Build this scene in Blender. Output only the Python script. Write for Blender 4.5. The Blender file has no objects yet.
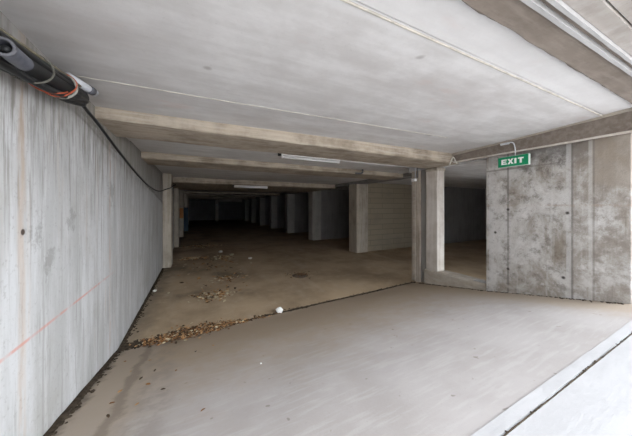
import bpy, bmesh, math, random
from mathutils import Vector, noise as mnoise

S = bpy.context.scene
COL = S.collection
R = random.Random(7)
H = 1.7                                   # eye height above the basement floor, metres


def V(X, Y, z):
    """plan units (eye heights, z measured from eye level) -> metres"""
    return Vector((X * H, Y * H, (z + 1.0) * H))


# ------------------------------------------------------------------ materials
class NT:
    def __init__(self, name, rough=0.85, spec=0.3, metal=0.0):
        self.mat = bpy.data.materials.new(name)
        self.mat.use_nodes = True
        self.t = self.mat.node_tree
        self.b = self.t.nodes['Principled BSDF']
        self.b.inputs['Roughness'].default_value = rough
        self.b.inputs['Specular IOR Level'].default_value = spec
        self.b.inputs['Metallic'].default_value = metal
        self.p = self.n('ShaderNodeTexCoord').outputs['Object']
        s = self.n('ShaderNodeSeparateXYZ')
        self.t.links.new(self.p, s.inputs[0])
        self.x, self.y, self.z = s.outputs

    def n(self, kind):
        return self.t.nodes.new(kind)

    def put(self, sock, v):
        if isinstance(v, bpy.types.NodeSocket):
            self.t.links.new(v, sock)
        elif isinstance(v, (tuple, list)) and len(v) == 3 and sock.type == 'RGBA':
            sock.default_value = (*v, 1)
        else:
            sock.default_value = v

    def m(self, op, a, b=0.0, c=0.0, clamp=False):
        k = self.n('ShaderNodeMath'); k.operation = op; k.use_clamp = clamp
        for i, v in enumerate((a, b, c)):
            self.put(k.inputs[i], v)
        return k.outputs[0]

    def vec(self, x, y, z):
        k = self.n('ShaderNodeCombineXYZ')
        for i, v in enumerate((x, y, z)):
            self.put(k.inputs[i], v)
        return k.outputs[0]

    def scaled(self, sx, sy, sz):
        k = self.n('ShaderNodeMapping'); k.inputs['Scale'].default_value = (sx, sy, sz)
        self.t.links.new(self.p, k.inputs['Vector'])
        return k.outputs[0]

    def noise(self, vec=None, scale=1.0, detail=5.0, rough=0.6, dist=0.0):
        k = self.n('ShaderNodeTexNoise')
        self.put(k.inputs['Vector'], vec if vec is not None else self.p)
        k.inputs['Scale'].default_value = scale
        k.inputs['Detail'].default_value = detail
        k.inputs['Roughness'].default_value = rough
        k.inputs['Distortion'].default_value = dist
        return k.outputs['Fac']

    def step(self, v, lo, hi):
        """smooth 0..1 as v goes lo -> hi"""
        k = self.n('ShaderNodeMapRange'); k.interpolation_type = 'SMOOTHSTEP'
        self.put(k.inputs['Value'], v)
        k.inputs['From Min'].default_value = lo; k.inputs['From Max'].default_value = hi
        return k.outputs['Result']

    def band(self, v, c, w, soft):
        """1 where |v-c| < w"""
        d = self.m('ABSOLUTE', self.m('SUBTRACT', v, c))
        return self.m('SUBTRACT', 1.0, self.step(d, w, w + soft))

    def mul(self, *a):
        r = a[0]
        for q in a[1:]:
            r = self.m('MULTIPLY', r, q)
        return r

    def mix(self, f, a, b, blend='MIX'):
        k = self.n('ShaderNodeMix'); k.data_type = 'RGBA'; k.blend_type = blend
        self.put(k.inputs[0], f); self.put(k.inputs[6], a); self.put(k.inputs[7], b)
        return k.outputs[2]

    def bump(self, h, strength=0.3, dist=0.01):
        k = self.n('ShaderNodeBump')
        k.inputs['Strength'].default_value = strength; k.inputs['Distance'].default_value = dist
        self.t.links.new(h, k.inputs['Height'])
        self.t.links.new(k.outputs[0], self.b.inputs['Normal'])

    def done(self, col):
        self.put(self.b.inputs['Base Color'], col)
        return self.mat


def plain(name, col, rough=0.6, spec=0.4, metal=0.0, var=0.25, scale=30):
    t = NT(name, rough, spec, metal)
    f = t.noise(scale=scale)
    d = tuple(c * (1 - var) for c in col)
    l = tuple(min(1, c * (1 + var * 0.5)) for c in col)
    return t.done(t.mix(t.step(f, 0.3, 0.7), d, l))


def concrete(name, base, dark, light, streak=(1, 1, 1), sscale=6, mott=1.2, amt=0.6, bump=0.25):
    t = NT(name, 0.9, 0.2)
    big = t.step(t.noise(scale=mott, detail=6, rough=0.65), 0.35, 0.68)
    st = t.step(t.noise(t.scaled(*streak), sscale, 4, 0.6), 0.38, 0.66)
    fine = t.noise(scale=45, detail=4, rough=0.7)
    c = t.mix(t.m('MULTIPLY', big, amt), base, dark)
    c = t.mix(t.m('MULTIPLY', st, 0.45), c, light)
    c = t.mix(t.m('MULTIPLY', t.step(fine, 0.56, 0.74), 0.35), c, dark)
    t.bump(t.m('ADD', fine, t.m('MULTIPLY', st, 0.6)), bump, 0.008)
    return t.done(c)


def mat_left_wall():
    t = NT('board_marked_wall_concrete', 0.9, 0.2)
    base, light, dark = (.43, .43, .425), (.55, .555, .56), (.235, .225, .205)
    s1 = t.noise(t.scaled(0.3, 4.0, 0.5), 1.6, 6, 0.66)
    s2 = t.noise(t.scaled(0.3, 15.0, 0.75), 1.7, 5, 0.64)
    s3 = t.noise(t.scaled(1, 26, 3.0), 1.0, 4, 0.65)
    fine = t.noise(scale=34, detail=5, rough=0.72)
    big = t.noise(scale=1.3, detail=7, rough=0.68)
    c = t.mix(t.step(s1, 0.38, 0.64), base, light)
    c = t.mix(t.mul(t.step(s2, 0.54, 0.68), 0.45), c, dark)
    c = t.mix(t.mul(t.step(s2, 0.44, 0.30), 0.0), c, light)
    c = t.mix(t.mul(t.step(t.noise(t.scaled(1, 7, .6), 1.3, 4), 0.58, 0.70), 0.28), c, (.52, .43, .35))
    c = t.mix(t.mul(t.step(big, 0.50, 0.70), 0.40), c, (.34, .325, .295))
    c = t.mix(t.mul(t.step(fine, 0.54, 0.72), 0.38), c, dark)
    # dirty top strip of the wall
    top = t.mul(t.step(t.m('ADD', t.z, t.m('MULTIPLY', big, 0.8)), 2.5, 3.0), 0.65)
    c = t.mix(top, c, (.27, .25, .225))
    rough_zone = t.mul(t.step(t.z, 1.75, 2.35), t.step(s3, 0.47, 0.6), 0.7)
    c = t.mix(rough_zone, c, dark)
    lim = t.m('SUBTRACT', t.z, t.m('SUBTRACT', 2.80, t.m('MULTIPLY', t.y, 0.125)))  # darker above a sloping line, with a dark line along it
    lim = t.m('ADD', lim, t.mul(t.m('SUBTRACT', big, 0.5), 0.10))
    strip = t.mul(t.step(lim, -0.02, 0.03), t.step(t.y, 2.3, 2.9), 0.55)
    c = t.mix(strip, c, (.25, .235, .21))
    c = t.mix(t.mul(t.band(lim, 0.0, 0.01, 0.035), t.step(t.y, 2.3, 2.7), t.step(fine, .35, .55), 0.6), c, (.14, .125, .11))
    run = t.mul(t.step(s2, 0.52, 0.62), t.step(t.m('ADD', t.z, t.m('MULTIPLY', s1, 1.6)), 2.2, 3.2), 0.55)
    c = t.mix(run, c, (.21, .195, .17))
    # rust run
    wob = t.m('ADD', t.y, t.mul(t.m('SUBTRACT', t.noise(t.scaled(0, 0, 1.5), 1.0), 0.5), 0.08))
    rust = t.mul(t.band(wob, 1.85, 0.012, 0.035), t.step(s3, 0.3, 0.6), 0.36)
    c = t.mix(rust, c, (.50, .33, .20))
    rust2 = t.mul(t.band(wob, 3.32, 0.01, 0.03), t.step(s3, 0.4, 0.6), 0.5)
    c = t.mix(rust2, c, (.48, .33, .24))
    for yy, w in ((2.05, .006), (2.28, .004), (2.95, .005), (3.12, .004), (3.75, .006), (1.66, .005)):
        c = t.mix(t.mul(t.band(wob, yy, w, 0.012), t.step(s3, 0.35, 0.6), 0.4), c, (.26, .25, .23))
    # scuffed damp patches
    for yy, zz, r in ((1.98, 1.55, .10), (2.15, 1.36, .09), (2.45, 1.62, .09), (3.4, 1.85, .13)):
        d = t.m('SQRT', t.m('ADD', t.m('POWER', t.m('SUBTRACT', t.y, yy), 2), t.m('POWER', t.m('SUBTRACT', t.z, zz), 2)))
        d = t.m('ADD', d, t.mul(t.m('SUBTRACT', t.noise(scale=9, detail=5, rough=.7), 0.5), 0.6))
        c = t.mix(t.mul(t.m('SUBTRACT', 1, t.step(d, r * 0.3, r * 1.1)), 0.5), c, (.24, .235, .22))
    # tie hole
    d = t.m('SQRT', t.m('ADD', t.m('POWER', t.m('SUBTRACT', t.y, 1.86), 2), t.m('POWER', t.m('SUBTRACT', t.z, 1.565), 2)))
    c = t.mix(t.m('SUBTRACT', 1, t.step(d, 0.012, 0.022)), c, (.08, .06, .05))
    # red level line sprayed along the wall
    line = t.mul(t.band(t.z, 0.964, 0.004, 0.010), t.m('SUBTRACT', 1, t.step(t.y, 2.9, 3.6)),
                 t.step(t.noise(t.scaled(1, 4, 1), 1.5), 0.3, 0.6), 0.6)
    c = t.mix(line, c, (.60, .22, .16))
    # dirt splash at the foot
    foot = t.mul(t.m('SUBTRACT', 1, t.step(t.m('SUBTRACT', t.z, t.mul(t.noise(scale=6), 0.12)), -0.02, 0.06)), 0.0)
    c = t.mix(foot, c, (.2, .17, .13))
    t.bump(t.m('ADD', fine, t.m('MULTIPLY', s3, .5)), 0.25, 0.006)
    return t.done(c)


def mat_exit_wall():
    t = NT('mottled_panel_concrete', 0.9, 0.2)
    big = t.noise(t.scaled(1, 1.3, 0.8), 1.9, 7, 0.68, 0.4)
    mid = t.noise(scale=7.5, detail=8, rough=0.76)
    fine = t.noise(scale=36, detail=5, rough=0.75)
    st = t.noise(t.scaled(1, 11, 0.6), 1.5, 5, 0.6)
    c = t.mix(t.step(big, 0.38, 0.66), (.54, .525, .505), (.26, .225, .185))
    c = t.mix(t.mul(t.step(mid, 0.48, 0.64), 0.62), c, (.14, .12, .10))
    c = t.mix(t.mul(t.step(t.noise(scale=8, detail=6, rough=0.7, dist=0.6), 0.54, 0.68), 0.5), c, (.68, .66, .64))
    c = t.mix(t.mul(t.step(st, 0.54, 0.68), 0.4), c, (.56, .55, .53))
    c = t.mix(t.mul(t.step(fine, 0.55, 0.72), 0.4), c, (.16, .145, .13))
    # dark weathering at the top of the panels
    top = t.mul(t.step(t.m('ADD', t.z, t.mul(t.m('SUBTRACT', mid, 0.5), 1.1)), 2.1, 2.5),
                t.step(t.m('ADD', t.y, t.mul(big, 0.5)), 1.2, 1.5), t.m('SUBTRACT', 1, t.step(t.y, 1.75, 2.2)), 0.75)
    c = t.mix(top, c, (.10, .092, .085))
    # tan newer pour over the right half
    tan = t.mul(t.m('SUBTRACT', 1, t.step(t.m('ADD', t.y, t.mul(t.m('SUBTRACT', mid, 0.5), 0.1)), 1.12, 1.17)), t.step(t.m('ADD', t.z, t.mul(t.m('SUBTRACT', 1.3, t.y), .35)), 2.02, 2.1), 0.75)
    c = t.mix(tan, c, (.31, .265, .215))
    tan2 = t.mul(t.m('SUBTRACT', 1, t.step(t.y, 1.33, 1.36)), t.step(mid, .40, .56), 0.5)
    c = t.mix(tan2, c, (.30, .265, .23))
    # pale cast joints between the shutter panels, dark seam
    for yy, w, col, a in ((1.345, .022, (.55, .54, .53), .5), (1.150, .014, (.56, .545, .52), .45),
                          (2.28, .03, (.54, .53, .52), .45), (2.04, .009, (.12, .11, .10), .55),
                          (1.315, .006, (.13, .12, .11), .6), (1.125, .005, (.2, .18, .16), .5)):
        k = t.mul(t.band(t.y, yy, w, 0.01), t.step(t.noise(scale=9), 0.25, 0.5), a)
        c = t.mix(k, c, col)
    hb = t.mul(t.band(t.z, 2.30, .006, .012), t.step(t.y, 1.45, 1.5), 0.6)
    c = t.mix(hb, c, (.17, .155, .14))
    hb = t.mul(t.band(t.z, 1.72, .004, .02), t.step(mid, .4, .6), 0.4)
    c = t.mix(hb, c, (.36, .27, .21))
    for yy, zz in ((2.04, 1.66), (1.36, 1.62), (2.04, 0.72), (1.40, 0.75), (2.22, 1.28)):
        d = t.m('SQRT', t.m('ADD', t.m('POWER', t.m('SUBTRACT', t.y, yy), 2), t.m('POWER', t.m('SUBTRACT', t.z, zz), 2)))
        c = t.mix(t.m('SUBTRACT', 1, t.step(d, 0.008, 0.03)), c, (.07, .06, .055))
    t.bump(t.m('ADD', fine, t.m('ADD', mid, st)), 0.4, 0.012)
    return t.done(c)


def mat_ceiling():
    t = NT('pale_slab_concrete', 0.9, 0.2)
    big = t.noise(t.scaled(0.7, 1.6, 1), 1.2, 6, 0.6)
    st = t.noise(t.scaled(0.6, 5.5, 1), 1.3, 5, 0.6)
    fine = t.noise(scale=40, detail=4, rough=0.65)
    bl = t.noise(t.scaled(1, 1.5, 1), 2.6, 7, 0.68)
    c = t.mix(t.step(t.m('ADD', t.mul(st, .45), t.mul(bl, .55)), 0.38, 0.64), (.56, .55, .545), (.69, .685, .685))
    c = t.mix(t.mul(t.step(big, 0.48, 0.72), 0.55), c, (.46, .435, .425))
    red = t.noise(t.scaled(1, 2.4, 1), 2.1, 5, 0.6)
    c = t.mix(t.mul(t.step(red, 0.60, 0.76), 0.4), c, (.58, .47, .44))
    c = t.mix(t.mul(t.step(fine, 0.60, 0.74), 0.25), c, (.38, .36, .35))
    sp = t.noise(scale=3.2, detail=1)
    c = t.mix(t.mul(t.step(sp, 0.76, 0.80), 0.6), c, (.25, .23, .22))
    # darker where the slab meets the left wall
    g = t.m('SUBTRACT', 1, t.step(t.m('ADD', t.x, t.mul(big, 0.7)), -0.35, 0.55))
    c = t.mix(t.mul(g, 0.3), c, (.42, .40, .385))
    # slab strip by the opening is paler
    w = t.mul(t.m('SUBTRACT', 1, t.step(t.y, 0.97, 1.02)), 0.4)
    c = t.mix(w, c, (.72, .72, .725))
    t.bump(t.m('ADD', fine, st), 0.15, 0.006)
    return t.done(c)


def mat_floor():
    t = NT('dusty_brown_floor_concrete', 0.82, 0.25)
    big = t.noise(scale=0.9, detail=6, rough=0.62)
    mid = t.noise(scale=4.5, detail=6, rough=0.65)
    fine = t.noise(scale=55, detail=4, rough=0.7)
    sw = t.noise(t.scaled(2.2, 0.35, 1), 1.4, 4, 0.6)
    c = t.mix(t.step(big, 0.36, 0.66), (.43, .325, .215), (.29, .215, .14))
    c = t.mix(t.mul(t.step(mid, 0.5, 0.7), 0.4), c, (.48, .39, .285))
    c = t.mix(t.mul(t.step(sw, 0.52, 0.66), 0.3), c, (.44, .36, .27))
    c = t.mix(t.mul(t.step(fine, 0.56, 0.74), 0.4), c, (.14, .115, .09))
    # dirt along the left wall and at the foot of the ramp
    ed = t.m('SUBTRACT', 1, t.step(t.m('ADD', t.x, t.mul(mid, 0.5)), -0.52, -0.18))
    c = t.mix(t.mul(ed, 0.6), c, (.15, .125, .095))
    # dark blotches among the litter
    bl = t.mul(t.step(t.noise(t.scaled(1, .8, 1), 1.1, 5, .6), .5, .66), t.m('SUBTRACT', 1, t.step(t.x, .9, 1.6)), t.step(t.y, 4.3, 5.2), .55)
    c = t.mix(bl, c, (.12, .10, .075))
    t.bump(t.m('ADD', fine, mid), 0.2, 0.008)
    return t.done(c)


def mat_ramp():
    t = NT('grey_ramp_concrete', 0.85, 0.25)
    big = t.noise(scale=1.1, detail=6, rough=0.6)
    mid = t.noise(scale=5, detail=6, rough=0.65)
    fine = t.noise(scale=60, detail=4, rough=0.7)
    br = t.noise(t.scaled(1.0, 7, 1), 3.2, 4, 0.6)
    c = t.mix(t.step(big, 0.36, 0.66), (.40, .375, .365), (.34, .315, .30))
    c = t.mix(t.mul(t.step(br, 0.48, 0.66), 0.35), c, (.46, .44, .43))
    c = t.mix(t.mul(t.step(fine, 0.58, 0.74), 0.35), c, (.27, .25, .235))
    c = t.mix(t.mul(t.step(t.noise(scale=11, detail=2), 0.70, 0.75), 0.6), c, (.17, .145, .12))
    # silty brown at the ramp foot, with brownish shade painted in
    silt_shade = t.m('SUBTRACT', 1, t.step(t.m('ADD', t.z, t.mul(t.m('SUBTRACT', mid, .5), .25)), 0.06, 0.46))
    c = t.mix(t.mul(silt_shade, 0.9), c, (.32, .245, .17))
    silt_shade2 = t.mul(t.step(t.m('ADD', t.x, t.mul(t.m('SUBTRACT', mid, .5), .5)), 3.55, 4.25), 0.75)  # brownish shade along the exit wall painted in too
    c = t.mix(silt_shade2, c, (.33, .26, .185))
    # muddy gutter beside the left wall with a darker wet trail
    xw = t.m('ADD', t.x, t.mul(t.m('SUBTRACT', t.noise(scale=3.5, detail=6, rough=.65), 0.5), 0.28))
    gut = t.m('SUBTRACT', 1, t.step(xw, -0.46, -0.28))
    c = t.mix(t.mul(gut, 0.8), c, (.345, .285, .225))
    c = t.mix(t.mul(t.band(xw, -0.50, 0.015, 0.06), 0.6), c, (.16, .13, .105))
    c = t.mix(t.mul(t.band(xw, -0.30, 0.05, 0.14), t.step(mid, .4, .6), 0.5), c, (.22, .185, .155))
    c = t.mix(t.mul(t.m('SUBTRACT', 1, t.step(xw, -0.80, -0.72)), 0.9), c, (.12, .10, .08))
    t.bump(t.m('ADD', fine, t.mul(br, 0.7)), 0.25, 0.006)
    return t.done(c)


def mat_block():
    t = NT('coursed_block_masonry', 0.9, 0.2)
    fine = t.noise(scale=40, detail=4, rough=0.7)
    big = t.noise(scale=1.5, detail=5)
    k = t.n('ShaderNodeTexBrick')
    t.put(k.inputs['Vector'], t.vec(t.x, t.z, 0.0))
    k.inputs['Scale'].default_value = 1.0
    k.inputs['Brick Width'].default_value = 1.2
    k.inputs['Row Height'].default_value = 0.205
    k.inputs['Mortar Size'].default_value = 0.012
    k.inputs['Mortar Smooth'].default_value = 0.3
    t.put(k.inputs['Color1'], (.345, .295, .22)); t.put(k.inputs['Color2'], (.315, .27, .20))
    t.put(k.inputs['Mortar'], (.235, .20, .15))
    c = t.mix(t.mul(t.step(big, .45, .7), .4), k.outputs['Color'], (.22, .20, .17))
    c = t.mix(t.mul(t.step(fine, .55, .7), .3), c, (.2, .18, .15))
    t.bump(t.m('SUBTRACT', t.mul(fine, .4), k.outputs['Fac']), 0.25, 0.006)
    return t.done(c)


M = {}
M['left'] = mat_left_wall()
M['exit'] = mat_exit_wall()
M['ceil'] = mat_ceiling()
M['floor'] = mat_floor()
M['ramp'] = mat_ramp()
M['block'] = mat_block()
M['beam'] = concrete('brown_beam_concrete', (.44, .375, .30), (.17, .135, .10), (.60, .545, .465), (.7, 16, 16), 2.0, 2.6, 0.8)
M['facade_beam'] = concrete('weathered_lintel_concrete', (.235, .20, .17), (.14, .115, .095), (.31, .275, .24), (1.2, 9, 9), 2.2, 2.0, 0.6)
M['pale'] = concrete('pale_column_concrete', (.62, .58, .53), (.38, .32, .26), (.72, .69, .65), (9, 9, .6), 1.6, 2.6, 0.6)
M['pier'] = concrete('grey_brown_pier_concrete', (.45, .40, .33), (.22, .185, .145), (.60, .55, .48), (9, 9, .7), 1.7, 2.4, 0.6)
M['kerb'] = concrete('dirty_kerb_concrete', (.44, .39, .325), (.20, .17, .14), (.47, .44, .39), (4, 1.5, 8), 2.0, 2.5, 0.6)
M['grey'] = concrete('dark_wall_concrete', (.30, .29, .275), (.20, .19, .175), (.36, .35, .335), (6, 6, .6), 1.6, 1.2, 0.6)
M['darkwall'] = concrete('dark_shaded_concrete', (.27, .265, .26), (.17, .165, .16), (.33, .325, .32), (6, 6, .5), 1.6, 1.2, 0.6)  # dark grey; on the long beam it stands in for shade
M['endpier'] = concrete('bay_end_concrete', (.42, .41, .385), (.27, .26, .235), (.50, .49, .465), (9, 9, .7), 1.7, 2.0, 0.6)
M['facade'] = concrete('daylit_facade_concrete', (.36, .335, .31), (.23, .205, .185), (.47, .45, .43), (5, 5, 1.2), 1.6, 2.0, 0.6)
M['lip'] = concrete('pale_render_edge', (.42, .42, .42), (.28, .27, .26), (.50, .50, .50), (1, 1, 1), 6, 3, 0.4)
M['white'] = plain('white_enamel', (.90, .90, .90), .4, .5, 0, .08)
M['tube'] = plain('white_fluorescent_glass', (.92, .93, .94), .2, .5, 0, .04)
M['black'] = plain('black_cable_rubber', (.018, .019, .02), .5, .4)
M['blackgreen'] = plain('dark_green_cable_rubber', (.028, .035, .03), .5, .4)
M['greycable'] = plain('dusty_grey_cable', (.10, .095, .08), .7, .3)
M['tancable'] = plain('dusty_tan_cable', (.20, .175, .125), .8, .2)
M['redwire'] = plain('orange_red_wire', (.36, .075, .035), .5, .4)
M['tape'] = plain('pale_grey_tape', (.26, .25, .22), .7, .3)
M['pipe'] = plain('grey_conduit_plastic', (.10, .105, .125), .5, .4)
M['rim'] = plain('dusty_grey_rim', (.10, .10, .11), .7, .3)
M['pvc'] = plain('white_pvc', (.60, .62, .66), .35, .5, 0, .1)
M['green'] = plain('exit_sign_green', (.0, .27, .115), .35, .5, 0, .08)
M['letter'] = plain('exit_sign_white', (.85, .88, .86), .4, .4, 0, .03)
M['signcase'] = plain('pale_sign_case', (.62, .72, .66), .4, .4, 0, .06)
M['paper'] = plain('white_crumpled_paper', (.85, .85, .83), .8, .2, 0, .08)
M['stone'] = plain('pale_stone', (.62, .60, .55), .85, .2)
M['scrap'] = plain('pale_litter', (.50, .47, .33), .85, .2)
M['leafA'] = plain('dry_leaf_brown', (.26, .125, .05), .8, .2, 0, .5, 12)
M['leafB'] = plain('dry_leaf_tan', (.42, .25, .12), .8, .2, 0, .4, 12)
M['leafC'] = plain('dry_leaf_dark', (.075, .05, .032), .85, .2, 0, .4, 12)
M['leafD'] = plain('dry_leaf_pale', (.56, .48, .33), .85, .2, 0, .3, 12)
M['soil'] = plain('dark_soil', (.055, .042, .03), .95, .1, 0, .5, 20)
M['iron'] = plain('rusty_dark_iron', (.13, .10, .075), .8, .2, .0)
M['orange'] = plain('faded_orange_paint', (.50, .22, .08), .6, .3)
M['blue'] = plain('dull_blue_paint', (.05, .09, .13), .6, .3)
M['wirep'] = plain('galvanised_wire', (.72, .70, .64), .6, .3, .0)

# ------------------------------------------------------------------ geometry helpers


def link(name, bm, mat, parent=None, smooth=False, bevel=0.0, seg=2):
    bmesh.ops.recalc_face_normals(bm, faces=bm.faces)
    me = bpy.data.meshes.new(name)
    bm.to_mesh(me); bm.free()
    for p in me.polygons:
        p.use_smooth = smooth
    mats = mat if isinstance(mat, (list, tuple)) else [mat]
    for q in mats:
        me.materials.append(q)
    o = bpy.data.objects.new(name, me)
    COL.objects.link(o)
    if parent is not None:
        o.parent = parent
        o.matrix_parent_inverse = parent.matrix_basis.inverted()
    if bevel:
        b = o.modifiers.new('edge', 'BEVEL'); b.width = bevel; b.segments = seg
        b.limit_method = 'ANGLE'; b.angle_limit = 0.6
    return o


def tag(o, label=None, cat=None, group=None, kind=None):
    if cat and not kind: o['kind'] = 'thing'
    if label: o['label'] = label
    if cat: o['category'] = cat
    if group: o['group'] = group
    if kind: o['kind'] = kind
    return o


def thing(name, label, cat, loc, group=None):
    o = bpy.data.objects.new(name, None)
    o.empty_display_size = 0.1
    o.location = loc
    COL.objects.link(o)
    return tag(o, label, cat, group)


def hexa(bm, c):
    """8 corners: bottom 4 then top 4"""
    v = [bm.verts.new(p) for p in c]
    for f in ((0, 1, 2, 3), (7, 6, 5, 4), (0, 4, 5, 1), (1, 5, 6, 2), (2, 6, 7, 3), (3, 7, 4, 0)):
        bm.faces.new([v[i] for i in f])
    return v


def box(bm, x0, x1, y0, y1, z0, z1):
    return hexa(bm, [V(x0, y0, z0), V(x1, y0, z0), V(x1, y1, z0), V(x0, y1, z0),
                     V(x0, y0, z1), V(x1, y0, z1), V(x1, y1, z1), V(x0, y1, z1)])


def mbox(bm, c, s):
    """metric box centre, size"""
    x, y, z = c; a, b, d = (k / 2 for k in s)
    return hexa(bm, [Vector(p) for p in ((x-a, y-b, z-d), (x+a, y-b, z-d), (x+a, y+b, z-d), (x-a, y+b, z-d),
                                         (x-a, y-b, z+d), (x+a, y-b, z+d), (x+a, y+b, z+d), (x-a, y+b, z+d))])


def loft(bm, A, B, n=40, jit=0.0, seed=0):
    """skin between closed section A (list of metre points) and B, n steps, with worn edges"""
    rings = []
    for i in range(n + 1):
        t = i / n
        ring = []
        for k, (a, b) in enumerate(zip(A, B)):
            p = a.lerp(b, t)
            if jit:
                q = p * 5.0 + Vector((seed * 7.1 + k * 3.3, 0, 0))
                d = mnoise.noise_vector(q) + 0.6 * mnoise.noise_vector(q * 3.1)
                p = p + Vector((d.x * 0.2, d.y, d.z)) * jit
            ring.append(bm.verts.new(p))
        rings.append(ring)
    m = len(A)
    for r0, r1 in zip(rings, rings[1:]):
        for k in range(m):
            bm.faces.new((r0[k], r0[(k + 1) % m], r1[(k + 1) % m], r1[k]))
    bm.faces.new(rings[0][::-1]); bm.faces.new(rings[-1])


def smooth_path(pts, n=8):
    out = []
    P = [pts[0]] + list(pts) + [pts[-1]]
    for i in range(1, len(P) - 2):
        a, b, c, d = P[i-1], P[i], P[i+1], P[i+2]
        for k in range(n):
            t = k / n
            out.append(0.5 * ((2*b) + (c - a)*t + (2*a - 5*b + 4*c - d)*t*t + (3*b - a - 3*c + d)*t**3))
    out.append(P[-2])
    return out


def tube(bm, pts, r, sides=10, cap=True):
    rings = []
    up = Vector((0.013, 0.02, 1))
    for i, p in enumerate(pts):
        t = (pts[min(i+1, len(pts)-1)] - pts[max(i-1, 0)]).normalized()
        a = t.cross(up)
        if a.length < 0.05: a = t.cross(Vector((1, 0.1, 0)))
        a.normalize(); b = t.cross(a).normalized()
        rr = r(i / max(1, len(pts)-1)) if callable(r) else r
        rings.append([bm.verts.new(p + (a*math.cos(2*math.pi*k/sides) + b*math.sin(2*math.pi*k/sides))*rr) for k in range(sides)])
    for r0, r1 in zip(rings, rings[1:]):
        for k in range(sides):
            bm.faces.new((r0[k], r0[(k+1) % sides], r1[(k+1) % sides], r1[k]))
    if cap:
        bm.faces.new(rings[0][::-1]); bm.faces.new(rings[-1])


def struct(name, bm, mat, bevel=0.0):
    o = link(name, bm, mat, bevel=bevel)
    o['kind'] = 'structure'
    return o


# ------------------------------------------------------------------ levels of the place
WL, WR = -0.49, 2.60          # left wall face, right (exit) wall face
BAY = 8.0                     # end of the side bays
FAR = 20.0


def zs(X, Y):
    """underside of the front slab"""
    Xc = max(X, -0.6)
    return .548 + .012*Xc + max(0.0, 1.7 - Y)*(.010 + .016*max(0, Xc))


def joint_y(X):
    return 2.12 + (X - WL) * 0.048


def zr(X, Y):
    """ramp / yard surface"""
    j = joint_y(min(X, WR))
    if Y >= j: return -1.0
    if Y > 1.37: return -1.0 + (j - Y) * .185
    z1 = -1.0 + (j - 1.37) * .185
    if Y > 0.36: return z1 + (1.37 - Y) * .212
    z2 = z1 + (1.37 - .36) * .212
    if Y > -3: return z2 + (.36 - Y) * .2
    return z2 + 3.36 * .2


# ------------------------------------------------------------------ setting
bm = bmesh.new()                                   # basement floor slab
n = 14
top = []
for i in range(n + 1):
    X = WL - .2 + (WR + .2 - WL + .2) * i / n
    top.append((bm.verts.new(V(X, joint_y(X) + .006, -1)), bm.verts.new(V(X, FAR, -1))))
for a, b in zip(top, top[1:]):
    bm.faces.new((a[0], b[0], b[1], a[1]))
v = [bm.verts.new(V(*p)) for p in ((WR + .2, .6, -1), (BAY + .3, .6, -1), (BAY + .3, FAR, -1), (WR + .2, FAR, -1))]
bm.faces.new(v)
r = bmesh.ops.extrude_face_region(bm, geom=list(bm.faces))
bmesh.ops.translate(bm, verts=[g for g in r['geom'] if isinstance(g, bmesh.types.BMVert)], vec=(0, 0, -.25))
struct('floor', bm, M['floor'])

bm = bmesh.new()                                   # ramp
ny, nx = 46, 30
grid = []
for j in range(ny + 1):
    row = []
    for i in range(nx + 1):
        X = WL - .1 + (WR + .05 - WL + .1) * i / nx
        Y = .41 + (joint_y(X) - .006 - .41) * j / ny
        z = zr(X, Y) + (mnoise.noise(V(X, Y, 0) * 1.7) * .004)
        row.append(bm.verts.new(V(X, Y, z)))
    grid.append(row)
for j in range(ny):
    for i in range(nx):
        bm.faces.new((grid[j][i], grid[j][i+1], grid[j+1][i+1], grid[j+1][i]))
r = bmesh.ops.extrude_face_region(bm, geom=list(bm.faces))
bmesh.ops.translate(bm, verts=[g for g in r['geom'] if isinstance(g, bmesh.types.BMVert)], vec=(0, 0, -.3))
struct('ramp', bm, M['ramp'])

M['bead'] = plain('tan_mortar_bead', (.55, .52, .46), .9, .1, 0, .25, 9)
M['yard'] = concrete('pale_yard_concrete', (.43, .425, .43), (.34, .335, .34), (.46, .455, .46), (2, 5, 1), 2, 1.3, .4)
bm = bmesh.new()                                   # threshold strip under the facade beam
loft(bm, [V(WL - .1, .366, zr(0, .366)), V(WL - .1, .409, zr(0, .409) + .001), V(WL - .1, .409, -.9), V(WL - .1, .366, -.9)],
     [V(WR + .05, .372, zr(2.6, .372)), V(WR + .05, .409, zr(2.6, .409) + .001), V(WR + .05, .409, -.9), V(WR + .05, .372, -.9)], 40, .003, 3)
struct('threshold_strip', bm, M['yard'])

bm = bmesh.new()                                   # yard outside
ys = [.359, .2, 0, -.5, -1, -2, -3, -14]
ring = []
for Y in ys:
    ring.append((bm.verts.new(V(WL - .1, Y, zr(0, Y))), bm.verts.new(V(WR, Y, zr(2.6, Y))), bm.verts.new(V(16, Y, zr(2.6, Y)))))
for a, b in zip(ring, ring[1:]):
    bm.faces.new((a[0], b[0], b[1], a[1])); bm.faces.new((a[1], b[1], b[2], a[2]))
v = [bm.verts.new(V(*p)) for p in ((WR + .06, .49, zr(2.6, .36)), (16, .49, zr(2.6, .36)))]
e = [ring[0][1], ring[0][2]]
bm.faces.new((e[0], e[1], v[1], v[0]))
struct('yard_ground', bm, M['yard'])

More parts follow.
